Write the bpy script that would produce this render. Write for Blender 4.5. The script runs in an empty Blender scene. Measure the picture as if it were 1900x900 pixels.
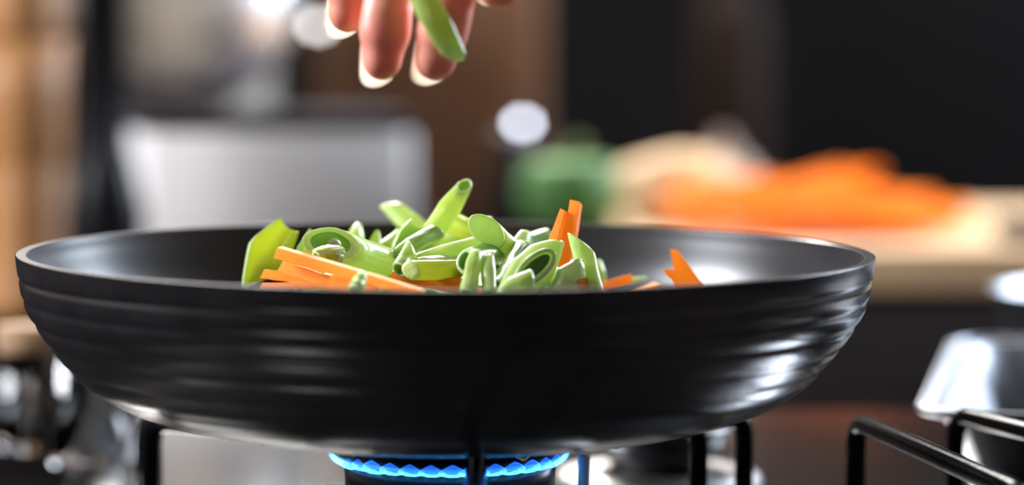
import bpy, bmesh, math, random
from mathutils import Vector, Matrix, noise

# ------------------------------------------------------------------ camera, world, lights, exposure
F_PX, HORIZON = 5010.0, 63.0
HOB = 0.90                       # height of the hob plate above the floor
CAM = Vector((0, 0, HOB + 0.1895))
PITCH = math.atan((450 - HORIZON) / F_PX)
sc = bpy.context.scene
cd = bpy.data.cameras.new('camera'); cam = bpy.data.objects.new('camera', cd)
sc.collection.objects.link(cam); sc.camera = cam
cam.location = CAM; cam.rotation_euler = (math.pi / 2 - PITCH, 0, 0)
cd.sensor_width = 36; cd.lens = 36 * F_PX / 1900; cd.clip_start = 0.01
cd.dof.use_dof = True; cd.dof.focus_distance = 0.925
cd.dof.aperture_fstop = 3.8; cd.dof.aperture_blades = 9; cd.dof.aperture_rotation = 0.2
cd.dof.aperture_ratio = 0.82

w = bpy.data.worlds.new('world'); sc.world = w; w.use_nodes = True
w.node_tree.nodes['Background'].inputs[0].default_value = (0.85, 0.92, 1.0, 1)
w.node_tree.nodes['Background'].inputs[1].default_value = 0.025

def area(name, loc, target, sx, sy, energy, col):
    l = bpy.data.lights.new(name, 'AREA'); l.shape = 'RECTANGLE'; l.size = sx; l.size_y = sy
    l.energy = energy; l.color = col
    o = bpy.data.objects.new(name, l); sc.collection.objects.link(o); o.location = loc
    d = Vector(target) - Vector(loc); o.rotation_euler = d.to_track_quat('-Z', 'Y').to_euler()
    return o
area('window_light_left', (-1.62, 1.0, HOB + 0.85), (-0.02, 0.95, HOB + 0.1), 0.6, 0.6, 80, (0.90, 0.93, 1.0))
area('window_light_back', (-0.40, 3.07, HOB + 1.50), (-0.1, 1.0, HOB + 0.1), 1.2, 0.64, 190, (1.0, 0.97, 0.92))
area('window_light_right', (1.62, 2.55, HOB + 0.95), (0.25, 1.1, HOB + 0.05), 0.9, 1.2, 120, (0.74, 0.85, 1.0))
area('overhead_fill', (-1.0, 0.15, HOB + 1.5), (-0.1, 1.6, HOB + 0.1), 0.4, 0.4, 4.5, (1.0, 0.96, 0.92))  # added unseen fill, also laying a faint reflected patch on the pan

vs = sc.view_settings
vs.view_transform = 'Standard'; vs.look = 'None'; vs.gamma = 1; vs.use_curve_mapping = False
vs.exposure = -0.1

# ------------------------------------------------------------------ helpers
CT, ST = math.cos(PITCH), math.sin(PITCH)
def px(x, y, Y):
    """world point seen at photo pixel (x, y) whose distance along +Y is Y"""
    u, v = (x - 950) / F_PX, -(y - 450) / F_PX
    d = Vector((u, CT + v * ST, -ST + v * CT))
    return CAM + d * (Y / d.y)

def tag(o, label=None, cat=None, group=None, kind=None):
    if label: o['label'] = label
    if cat: o['category'] = cat
    if group: o['group'] = group
    if kind: o['kind'] = kind
    return o
def link(o, parent=None):
    sc.collection.objects.link(o)
    if parent: o.parent = parent
    return o
def empty(name, loc=(0, 0, 0), rz=0):
    o = bpy.data.objects.new(name, None); o.empty_display_size = 0.01
    o.location = loc; o.rotation_euler.z = rz
    return link(o)
def mesh(name, verts, faces, mats, parent=None, smooth=True, fm=None):
    me = bpy.data.meshes.new(name); me.from_pydata([tuple(v) for v in verts], [], faces); me.update()
    for m in (mats if isinstance(mats, (list, tuple)) else [mats]): me.materials.append(m)
    for i, p in enumerate(me.polygons):
        p.use_smooth = smooth
        if fm: p.material_index = fm[i]
    return link(bpy.data.objects.new(name, me), parent)
def from_bm(name, bm, mats, parent=None, smooth=True):
    bmesh.ops.recalc_face_normals(bm, faces=bm.faces[:])
    me = bpy.data.meshes.new(name); bm.to_mesh(me); bm.free()
    for m in (mats if isinstance(mats, (list, tuple)) else [mats]): me.materials.append(m)
    for p in me.polygons: p.use_smooth = smooth
    return link(bpy.data.objects.new(name, me), parent)
def lathe(name, prof, m, parent=None, n=96, loc=(0, 0, 0), closed=False, squash=1.0):
    vs_, fs = [], []
    k = len(prof)
    for i in range(n):
        a = 2 * math.pi * i / n
        for r, z in prof: vs_.append((loc[0] + r * math.cos(a), loc[1] + r * math.sin(a) * squash, loc[2] + z))
    for i in range(n):
        j = (i + 1) % n
        for q in range(k if closed else k - 1):
            q2 = (q + 1) % k
            fs.append((i * k + q, j * k + q, j * k + q2, i * k + q2))
    bm = bmesh.new()
    bv = [bm.verts.new(v) for v in vs_]
    for f in fs: bm.faces.new([bv[i] for i in f])
    bmesh.ops.remove_doubles(bm, verts=bm.verts[:], dist=1e-6)
    return from_bm(name, bm, m, parent)
def box_bm(bm, x0, x1, y0, y1, z0, z1, bev=0.0, seg=3):
    r = bmesh.ops.create_cube(bm, size=1)
    vs_ = r['verts']
    for v in vs_:
        v.co = ((x0 + x1) / 2 + v.co.x * (x1 - x0), (y0 + y1) / 2 + v.co.y * (y1 - y0), (z0 + z1) / 2 + v.co.z * (z1 - z0))
    if bev:
        es = list({e for v in vs_ for e in v.link_edges})
        bmesh.ops.bevel(bm, geom=es, offset=bev, segments=seg, affect='EDGES', profile=0.5)
def box(name, b, m, parent=None, bev=0.002, smooth=False):
    bm = bmesh.new(); box_bm(bm, *b, bev=bev)
    return from_bm(name, bm, m, parent, smooth)
def catmull(pts, n):
    P = [Vector(p) for p in pts]; P = [P[0] * 2 - P[1]] + P + [P[-1] * 2 - P[-2]]
    out = []
    for i in range(1, len(P) - 2):
        for s in range(n):
            t = s / n; a, b, c, d = P[i - 1:i + 3]
            out.append(0.5 * (2 * b + (c - a) * t + (2 * a - 5 * b + 4 * c - d) * t * t + (3 * b - a - 3 * c + d) * t ** 3))
    out.append(P[-2]); return out
def tube(name, pts, rad, m, parent=None, n=14, caps=True):
    pts = [Vector(p) for p in pts]
    rads = rad if isinstance(rad, (list, tuple)) else [rad] * len(pts)
    vs_, fs = [], []
    t0 = (pts[1] - pts[0]).normalized()
    up = Vector((0, 0, 1)) if abs(t0.z) < 0.9 else Vector((0, 1, 0))
    s = t0.cross(up).normalized()
    for i, p in enumerate(pts):
        t = (pts[min(i + 1, len(pts) - 1)] - pts[max(i - 1, 0)]).normalized()
        s = (s - t * s.dot(t)).normalized(); b = t.cross(s)
        for k in range(n):
            a = 2 * math.pi * k / n
            vs_.append(p + (s * math.cos(a) + b * math.sin(a)) * rads[i])
    for i in range(len(pts) - 1):
        for k in range(n):
            k2 = (k + 1) % n
            fs.append((i * n + k, i * n + k2, (i + 1) * n + k2, (i + 1) * n + k))
    if caps:
        fs.append(tuple(range(n))[::-1]); fs.append(tuple((len(pts) - 1) * n + k for k in range(n)))
    return mesh(name, vs_, fs, m, parent)
def bend_rod(corner_pts, r, n=6):
    """polyline with rounded corners of radius r"""
    P = [Vector(p) for p in corner_pts]; out = [P[0]]
    for i in range(1, len(P) - 1):
        a = (P[i - 1] - P[i]).normalized(); b = (P[i + 1] - P[i]).normalized()
        p0, p1 = P[i] + a * r, P[i] + b * r
        for k in range(n + 1):
            t = k / n; out.append(p0 * (1 - t) ** 2 + P[i] * 2 * t * (1 - t) + p1 * t * t)
    out.append(P[-1]); return out

# ------------------------------------------------------------------ materials
def mat(name, col, rough=0.5, metal=0.0, var=None, scale=40, bump=0.0, bscale=200, trans=0.0, tcol=None,
        sss=0.0, spec=0.5, coat=0.0, stretch=(1, 1, 1), emit=None, estr=0.0):
    m = bpy.data.materials.new(name); m.use_nodes = True
    nt = m.node_tree; N = nt.nodes; L = nt.links
    b = N['Principled BSDF']; out = N['Material Output']
    b.inputs['Base Color'].default_value = (*col, 1); b.inputs['Roughness'].default_value = rough
    b.inputs['Metallic'].default_value = metal; b.inputs['Specular IOR Level'].default_value = spec
    b.inputs['Coat Weight'].default_value = coat; b.inputs['Coat Roughness'].default_value = 0.1
    if emit: b.inputs['Emission Color'].default_value = (*emit, 1); b.inputs['Emission Strength'].default_value = estr
    if sss:
        b.inputs['Subsurface Weight'].default_value = sss
        b.inputs['Subsurface Radius'].default_value = (1.0, 0.35, 0.2); b.inputs['Subsurface Scale'].default_value = 0.004
    tc = N.new('ShaderNodeTexCoord'); mp = N.new('ShaderNodeMapping'); mp.inputs['Scale'].default_value = stretch
    L.new(tc.outputs['Object'], mp.inputs['Vector'])
    csock = None
    if var:
        nz = N.new('ShaderNodeTexNoise'); nz.inputs['Scale'].default_value = scale; nz.inputs['Detail'].default_value = 4
        L.new(mp.outputs[0], nz.inputs['Vector'])
        rp = N.new('ShaderNodeValToRGB')
        rp.color_ramp.elements[0].position = 0.3; rp.color_ramp.elements[1].position = 0.7
        rp.color_ramp.elements[0].color = (*col, 1); rp.color_ramp.elements[1].color = (*var, 1)
        L.new(nz.outputs['Fac'], rp.inputs[0]); csock = rp.outputs[0]
        L.new(csock, b.inputs['Base Color'])
    if bump:
        n2 = N.new('ShaderNodeTexNoise'); n2.inputs['Scale'].default_value = bscale; n2.inputs['Detail'].default_value = 3
        L.new(mp.outputs[0], n2.inputs['Vector'])
        bp = N.new('ShaderNodeBump'); bp.inputs['Strength'].default_value = bump; bp.inputs['Distance'].default_value = 0.001
        L.new(n2.outputs['Fac'], bp.inputs['Height']); L.new(bp.outputs[0], b.inputs['Normal'])
    if trans:
        t = N.new('ShaderNodeBsdfTranslucent'); t.inputs[0].default_value = (*(tcol or col), 1)
        mx = N.new('ShaderNodeMixShader'); mx.inputs[0].default_value = trans
        L.new(b.outputs[0], mx.inputs[1]); L.new(t.outputs[0], mx.inputs[2]); L.new(mx.outputs[0], out.inputs[0])
    return m
def glass(name, col, rough=0.02, ior=1.45):
    m = mat(name, col, rough); b = m.node_tree.nodes['Principled BSDF']
    b.inputs['Transmission Weight'].default_value = 1.0; b.inputs['IOR'].default_value = ior
    return m
def wood(name, c1, c2, rough=0.5, axis=(1, 12, 12), scale=8):
    return mat(name, c1, rough, var=c2, scale=scale, stretch=axis)

M = {}
M['wok'] = mat('black_nonstick', (0.009, 0.0075, 0.0085), 0.22, var=(0.016, 0.015, 0.016), scale=60, bump=0.05, bscale=500, spec=0.6)
M['wok_in'] = mat('nonstick_interior', (0.011, 0.010, 0.012), 0.30, var=(0.017, 0.016, 0.018), scale=40, spec=0.5)
M['iron'] = mat('black_enamel', (0.006, 0.006, 0.007), 0.2, bump=0.08, bscale=300, spec=0.03)
M['steel'] = mat('brushed_steel', (0.46, 0.44, 0.44), 0.13, 1.0, var=(0.38, 0.37, 0.37), scale=30, stretch=(1, 10, 10))
M['steel_soft'] = mat('satin_steel', (0.24, 0.255, 0.285), 0.40, 1.0)
M['alu'] = mat('cast_aluminium', (0.35, 0.33, 0.32), 0.4, 1.0, bump=0.2, bscale=250)
M['burner'] = mat('burner_enamel', (0.012, 0.012, 0.013), 0.3)
M['stone'] = mat('black_stone', (0.0035, 0.003, 0.0033), 0.8, var=(0.006, 0.005, 0.005), scale=120, spec=0.0)
M['wall'] = mat('charcoal_wall', (0.0055, 0.0045, 0.0047), 0.8, var=(0.007, 0.006, 0.006), scale=6, spec=0.08)
M['wall_pale'] = mat('plaster', (0.12, 0.10, 0.09), 0.9)
M['floor'] = wood('floor_wood', (0.10, 0.06, 0.035), (0.06, 0.035, 0.02))
M['cabinet'] = mat('cabinet_front', (0.02, 0.019, 0.02), 0.5)
M['frame'] = mat('window_paint', (0.6, 0.6, 0.58), 0.5)
M['mill'] = wood('turned_wood', (0.40, 0.18, 0.050), (0.28, 0.115, 0.032), 0.55, (20, 20, 2), 3)
M['board_up'] = wood('walnut_board', (0.175, 0.080, 0.033), (0.125, 0.054, 0.022), 0.6, (18, 18, 1.5), 3)
M['board'] = wood('beech_board', (0.52, 0.36, 0.21), (0.44, 0.29, 0.16), 0.5, (1.5, 18, 18), 3)
M['white'] = mat('white_enamel', (0.84, 0.83, 0.83), 0.35)
M['lid'] = mat('slate_lid', (0.018, 0.015, 0.019), 0.75, spec=0.05)
M['ceramic'] = mat('beige_glaze', (0.26, 0.225, 0.18), 0.5, var=(0.21, 0.185, 0.15), scale=15)
M['ceramic_foot'] = mat('white_glaze', (0.75, 0.79, 0.80), 0.25)
M['black_glass'] = mat('black_bottle_glass', (0.005, 0.005, 0.006), 0.35, spec=0.12)
M['black_cap'] = mat('black_cap', (0.012, 0.012, 0.014), 0.4)
M['chrome'] = mat('chrome', (0.7, 0.7, 0.72), 0.12, 1.0)
M['glass'] = glass('clear_glass', (0.95, 0.97, 0.97))
M['vase'] = glass('water_glass', (0.84, 0.78, 0.70), 0.40, 1.36)
M['amber'] = glass('amber_oil', (0.70, 0.32, 0.08))
M['cork'] = mat('cork', (0.30, 0.18, 0.09), 0.8, var=(0.22, 0.12, 0.06), scale=300)
M['brown_glass'] = mat('brown_bottle', (0.016, 0.008, 0.005), 0.7, spec=0.1)
M['glint'] = mat('cool_glint_glow', (0.9, 0.92, 1.0), 0.3, emit=(0.78, 0.84, 1.0), estr=14)  # emission replaces a cool reflection on polished metal
M['glint_warm'] = mat('warm_glint_glow', (0.9, 0.9, 0.9), 0.3, emit=(0.98, 0.93, 0.90), estr=8.5)  # emission replaces a pale specular highlight
M['bean'] = mat('bean_skin', (0.24, 0.40, 0.05), 0.33, var=(0.74, 0.84, 0.44), scale=150, bump=0.5, bscale=500,
                trans=0.36, tcol=(0.72, 0.90, 0.30), coat=0.6, stretch=(0.28, 1, 1))
M['bean_yellow'] = mat('bean_skin_yellow', (0.26, 0.34, 0.022), 0.36, var=(0.48, 0.58, 0.10), scale=130, bump=0.4, bscale=500,
                       trans=0.42, tcol=(0.80, 0.86, 0.16), coat=0.3, stretch=(0.3, 1, 1))
M['bean_deep'] = mat('bean_skin_deep', (0.10, 0.24, 0.035), 0.33, var=(0.36, 0.54, 0.20), scale=140, bump=0.5, bscale=500,
                     trans=0.30, tcol=(0.50, 0.75, 0.22), coat=0.6, stretch=(0.28, 1, 1))
M['bean_lime'] = mat('bean_skin_lime', (0.34, 0.50, 0.09), 0.33, var=(0.62, 0.74, 0.30), scale=140, bump=0.4, bscale=500,
                     trans=0.42, tcol=(0.75, 0.92, 0.26), coat=0.6, stretch=(0.28, 1, 1))
M['flesh'] = mat('bean_flesh', (0.55, 0.70, 0.34), 0.25, var=(0.66, 0.78, 0.48), scale=260, bump=0.3, bscale=900,
                 trans=0.3, tcol=(0.65, 0.85, 0.35), coat=0.5)
M['cavity'] = mat('bean_pith', (0.09, 0.22, 0.045), 0.35, trans=0.25, tcol=(0.3, 0.55, 0.1), coat=0.4)
M['seed'] = mat('bean_seed', (0.62, 0.68, 0.46), 0.3, trans=0.25, tcol=(0.7, 0.75, 0.4), coat=0.4)
M['carrot'] = mat('carrot', (0.80, 0.27, 0.026), 0.55, var=(0.86, 0.34, 0.05), scale=160, bump=0.25, bscale=600,
                  trans=0.5, tcol=(1.0, 0.52, 0.10), spec=0.2, stretch=(0.3, 1, 1))
M['pepper'] = mat('green_pepper_skin', (0.055, 0.16, 0.035), 0.5, var=(0.10, 0.21, 0.05), scale=20, spec=0.2)
M['pepper_stem'] = mat('pepper_stem', (0.22, 0.28, 0.08), 0.5)
M['root'] = mat('pale_root_skin', (0.52, 0.33, 0.16), 0.55, var=(0.44, 0.27, 0.13), scale=40)
M['onion'] = mat('onion_skin', (0.20, 0.12, 0.075), 0.4, var=(0.15, 0.085, 0.05), scale=30)
M['skin'] = mat('skin', (0.84, 0.30, 0.21), 0.40, var=(0.88, 0.38, 0.27), scale=120, bump=0.12, bscale=900, sss=0.35,
                trans=0.10, tcol=(0.9, 0.25, 0.12))
M['nail'] = mat('nail', (0.92, 0.82, 0.75), 0.25, trans=0.65, tcol=(1.0, 0.93, 0.84), coat=0.3)
M['sleeve'] = mat('dark_sleeve', (0.03, 0.032, 0.04), 0.9, bump=0.4, bscale=500)

def flame_mat():
    m = bpy.data.materials.new('gas_flame'); m.use_nodes = True
    nt = m.node_tree; N = nt.nodes; L = nt.links; N.remove(N['Principled BSDF'])
    tc = N.new('ShaderNodeTexCoord'); sp = N.new('ShaderNodeSeparateXYZ'); L.new(tc.outputs['Generated'], sp.inputs[0])
    rp = N.new('ShaderNodeValToRGB'); e = rp.color_ramp.elements
    e[0].position = 0.0; e[0].color = (0.10, 0.55, 1.0, 1); e[1].position = 1.0; e[1].color = (0.0, 0.03, 0.35, 1)
    k = e.new(0.45); k.color = (0.02, 0.22, 0.95, 1)
    L.new(sp.outputs[2], rp.inputs[0])
    em = N.new('ShaderNodeEmission'); em.inputs[1].default_value = 1.5; L.new(rp.outputs[0], em.inputs[0])
    tr = N.new('ShaderNodeBsdfTransparent'); ad = N.new('ShaderNodeAddShader')
    L.new(em.outputs[0], ad.inputs[0]); L.new(tr.outputs[0], ad.inputs[1])
    L.new(ad.outputs[0], N['Material Output'].inputs[0])
    return m
M['flame'] = flame_mat()
R = random.Random(7)

# ------------------------------------------------------------------ the room
def wall_panel(name, pieces, m):
    """a wall round its window: solid strips joined edge to edge"""
    bm = bmesh.new()
    for b in pieces: box_bm(bm, *b)
    return tag(from_bm(name, bm, m, smooth=False), kind='structure')
tag(box('floor', (-1.75, 1.75, -1.3, 3.2, -0.05, 0.0), M['floor'], bev=0), kind='structure')
def side_wall(name, x0, x1, yc, zc, hw, hh, wn):
    y0, y1, z1 = -1.3, 3.1, 2.85
    wall_panel(name, [(x0, x1, y0, yc - hw, 0, z1), (x0, x1, yc + hw, y1, 0, z1),
                      (x0, x1, yc - hw, yc + hw, 0, zc - hh), (x0, x1, yc - hw, yc + hw, zc + hh, z1)], M['wall_pale'])
    wf = tag(empty(wn, ((x0 + x1) / 2, yc, zc)), kind='structure')
    t = 0.035
    for b in ((-0.04, 0.04, -hw, hw, hh - t, hh), (-0.04, 0.04, -hw, hw, -hh, -hh + t),
              (-0.04, 0.04, -hw, -hw + t, -hh + t, hh - t), (-0.04, 0.04, hw - t, hw, -hh + t, hh - t)):
        box('window_frame', b, M['frame'], wf)
WH = 2.85
wall_panel('wall_back', [(-1.75, -1.05, 3.1, 3.2, 0, WH), (0.25, 1.75, 3.1, 3.2, 0, WH),
                         (-1.05, 0.25, 3.1, 3.2, 0, HOB + 1.16), (-1.05, 0.25, 3.1, 3.2, HOB + 1.84, WH)], M['wall'])
wb = tag(empty('window_1', (-0.40, 3.15, HOB + 1.50)), kind='structure')
for b in ((-0.65, 0.65, -0.04, 0.04, 0.322, 0.34), (-0.65, 0.65, -0.04, 0.04, -0.34, -0.322), (-0.65, -0.605, -0.04, 0.04, -0.322, 0.322), (0.605, 0.65, -0.04, 0.04, -0.322, 0.322)):
    box('window_frame', b, M['frame'], wb)
side_wall('wall_left', -1.75, -1.65, 1.0, HOB + 0.85, 0.35, 0.35, 'window_3')
side_wall('wall_right', 1.65, 1.75, 2.55, HOB + 0.95, 0.5, 0.62, 'window_2')

# base cabinets, worktop, hob plate
cb = tag(empty('base_cabinet', (0, 0.62, 0)), 'dark kitchen base cabinet under the black worktop', 'cabinet')
box('carcass', (-1.6, 1.6, 0.0, 2.46, 0.0, HOB - 0.046), M['cabinet'], cb)
for i in range(4):
    x = -1.6 + 0.8 * i
    d = box('cabinet_door', (x + 0.005, x + 0.795, -0.02, -0.001, 0.1, HOB - 0.06), M['cabinet'], cb)
    tube('handle', [(x + 0.25, -0.04, 0.78), (x + 0.55, -0.04, 0.78)], 0.005, M['chrome'], d)
tag(box('worktop', (-1.62, 1.62, 0.58, 3.09, HOB - 0.045, HOB - 0.004), M['stone'], bev=0.002),
    'black stone kitchen worktop running back to the dark wall', 'worktop')
hob = tag(empty('gas_hob', (0, 0, HOB)), 'stainless steel gas hob plate under the pan and burners', 'hob')
bm = bmesh.new(); box_bm(bm, -0.19, 0.50, 0.62, 1.36, -0.0035, 0.0, bev=0.0015)
from_bm('hob_plate', bm, M['steel'], hob, False)
lathe('glare_blocker', [(0, 0.0001), (0.127, 0.0001), (0.128, 0.0004), (0.126, 0.0006), (0, 0.0006)], M['burner'], hob, 96, (-0.022, 0.942, 0))  # added unseen black disc, keeps plate glare off the pan's underside

# ------------------------------------------------------------------ burners
PX, PY = -0.0233, 0.95            # pan centre
BASE_Z, RIM_Z = HOB + 0.049, HOB + 0.1132
def burner(loc, r, label, lit):
    b = tag(empty('gas_burner', loc), label, 'burner', 'gas burners on the hob')
    lathe('burner_bowl', [(0, 0.0008), (r * 1.45, 0.0008), (r * 1.4, 0.004), (r * 1.05, 0.006), (0, 0.006)], M['alu'], b, 64)
    h = 0.0375 if lit else 0.016
    lathe('burner_crown', [(0, 0.006), (r * 0.7, 0.006), (r * 0.72, h * 0.6), (r * 0.9, h * 0.8), (r * 0.92, h + 0.004), (0, h + 0.004)], M['burner'], b, 64)
    lathe('burner_cap', [(0, h + 0.004), (r * 0.96, h + 0.004), (r, h + 0.006), (r * 0.97, h + 0.0085), (r * 0.8, h + 0.0098), (0, h + 0.0104)], M['burner'], b, 64)
    tube('ignition_pin', [(r * 1.15, 0, 0), (r * 1.15, 0, h + 0.004)], 0.0022, M['ceramic_foot'], b, 10)
    if lit:
        n = 35
        me = None
        for k in range(n):
            a = 2 * math.pi * (k + 0.5) / n
            if me is None:
                # a little curled tongue: leaves the crown outwards, then turns up
                path = [(0.0, 0, 0.0), (0.0022, 0, -0.0006), (0.0046, 0, 0.0002), (0.0064, 0, 0.0022), (0.0072, 0, 0.0048), (0.0072, 0, 0.0075)]
                rad = [0.0016, 0.0028, 0.0033, 0.0028, 0.0017, 0.0002]
                o = tube('flame', catmull(path, 3), [rad[min(i // 3, 5)] * (1 - (i % 3) / 3) + rad[min(i // 3 + 1, 5)] * (i % 3) / 3 for i in range(16)], M['flame'], b, 10)
                for v in o.data.vertices: v.co.y *= 1.35
                me = o.data
            else:
                o = link(bpy.data.objects.new('flame', me), b)
            o.location = (r * 0.92 * math.cos(a), r * 0.92 * math.sin(a), h + 0.004)
            o.rotation_euler.z = a
            s = 0.50 + 0.12 * R.random(); o.scale = (s * 0.9, s * 2.1, s * 0.8)
    return b
burner((PX + 0.0015, PY - 0.008, HOB), 0.041, 'lit gas burner with a ring of blue flames under the pan', True)
burner((0.062, 1.135, HOB), 0.030, 'unlit black-capped burner behind the pan with its cap showing lower centre', False)
burner((0.30, 0.86, HOB), 0.034, 'unlit burner beneath the rod grate at the right edge', False)

# ------------------------------------------------------------------ pan supports
G = BASE_Z - HOB
ps = tag(empty('pan_support', (PX, PY, HOB)), 'black enamelled pan support holding the pan over the lit burner', 'grate', 'grates on the hob')
def finger(parent, leg, tip, r, z, back=0.0):
    tube('finger', bend_rod([(leg[0], leg[1], 0.0), (leg[0], leg[1], z - r), (tip[0], tip[1], z - r)], r * 2.2), r, M['iron'], parent)
for leg, tip, r in (((-0.1150, 0.070), (-0.030, 0.018), 0.0050), ((0.111, 0.062), (0.03, 0.018), 0.0036),
                    ((0.0115, -0.150), (0.0115, -0.034), 0.0036), ((0.092, 0.036), (0.034, 0.0), 0.0034)):
    finger(ps, leg, tip, r, G)
ring = [(0.128 * math.cos(a), 0.1355 * math.sin(a), 0.0045) for a in [2 * math.pi * i / 48 for i in range(49)]]
tube('base_ring', ring, 0.004, M['iron'], ps, caps=False)

ps2 = tag(empty('pan_support', (0.2, 0.87, HOB)), 'black rod grate with two bent bars, beside the pan at right', 'grate', 'grates on the hob')
def L_(p): return Vector(p) - Vector((0.2, 0.87, HOB))
for (a, b, r) in ((px(1588, 800, 1.003), px(1800, 884, 0.885), 0.0038), (px(1772, 786, 1.022), px(1960, 838, 0.955), 0.0037)):
    a = Vector((a.x, a.y, BASE_Z - r)); b = Vector((b.x, b.y, BASE_Z - r)); d = (b - a).normalized()
    e = a + d * 0.17
    tube('bar', bend_rod([L_((a.x, a.y, HOB)), L_(a), L_(e), L_((e.x, e.y, HOB))], 0.012), r, M['iron'], ps2)
e0, e1 = Vector((0.118, 1.02, HOB + 0.0045)), Vector((0.32, 1.02, HOB + 0.0045))
tube('base_bar', [L_(e0), L_(e1)], 0.0038, M['iron'], ps2)
tube('base_bar', [L_((0.13, 0.855, HOB + 0.0045)), L_((0.32, 0.855, HOB + 0.0045))], 0.0038, M['iron'], ps2)

# ------------------------------------------------------------------ the pan
pan = tag(empty('frying_pan', (PX, PY, BASE_Z)), 'deep black nonstick pan with ringed outer wall on the gas burner', 'pan')
D = RIM_Z - BASE_Z
outer = [(0.1500, 0.0), (0.1494, .0057), (0.1475, .017), (0.1438, .0247), (0.139, .0322), (0.133, .0398), (0.1257, .0474), (0.1125, .0550), (0.092, .0612), (0.070, .0645), (0.050, .0662)]
KD = D / 0.0665                   # stretch the measured wall to the pan's depth
sm = catmull([(r, 0, D - d * KD) for r, d in outer], 14)
prof = []
for i, p in enumerate(sm):
    r, z = p.x, p.z
    d = D - z
    if 0.0075 < d < 0.047:                       # turned rings on the outer wall
        ph = ((d - 0.0075) / 0.0079) % 1.0
        amp = 0.00065 * (1 - 0.6 * (d - 0.0075) / 0.04)
        r -= amp * (0.5 + 0.5 * math.cos(2 * math.pi * ph)) ** 3
    prof.append((r, z))
lathe('pan_wall', prof + [(0.0, prof[-1][1])], M['wok'], pan, 192)
rim_o = lathe('rim', [(0.1500, D - 0.0003), (0.1497, D), (0.1464, D), (0.1461, D - 0.0003)], M['wok'], pan, 192)
for p in rim_o.data.polygons: p.use_smooth = False
inner = catmull([(0.1461, 0, D - 0.0003), (0.1459, 0, D - 0.0015), (0.1452, 0, D - 0.006), (0.143, 0, D - 0.017), (0.139, 0, D - 0.026),
                 (0.133, 0, D - 0.034), (0.124, 0, D - 0.043), (0.110, 0, D - 0.051), (0.09, 0, D - 0.0565), (0.06, 0, D - 0.0595), (0.0, 0, D - 0.0605)], 8)
lathe('pan_interior', [(p.x, p.z) for p in inner], M['wok_in'], pan, 192)
lathe('base_disc', [(0.0, 0.0003), (0.0495, 0.0003), (0.0505, 0.0012), (0.050, 0.0022)], M['steel_soft'], pan, 128)
pan.rotation_euler = (0, 0.0052, 0)
def pan_inner_z(r):
    """height of the pan interior at distance r from its axis"""
    best = inner[-1].z
    for p, q in zip(inner, inner[1:]):
        if q.x <= r <= p.x:
            t = (p.x - r) / max(p.x - q.x, 1e-9); return BASE_Z + p.z + (q.z - p.z) * t
    return BASE_Z + best

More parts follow.
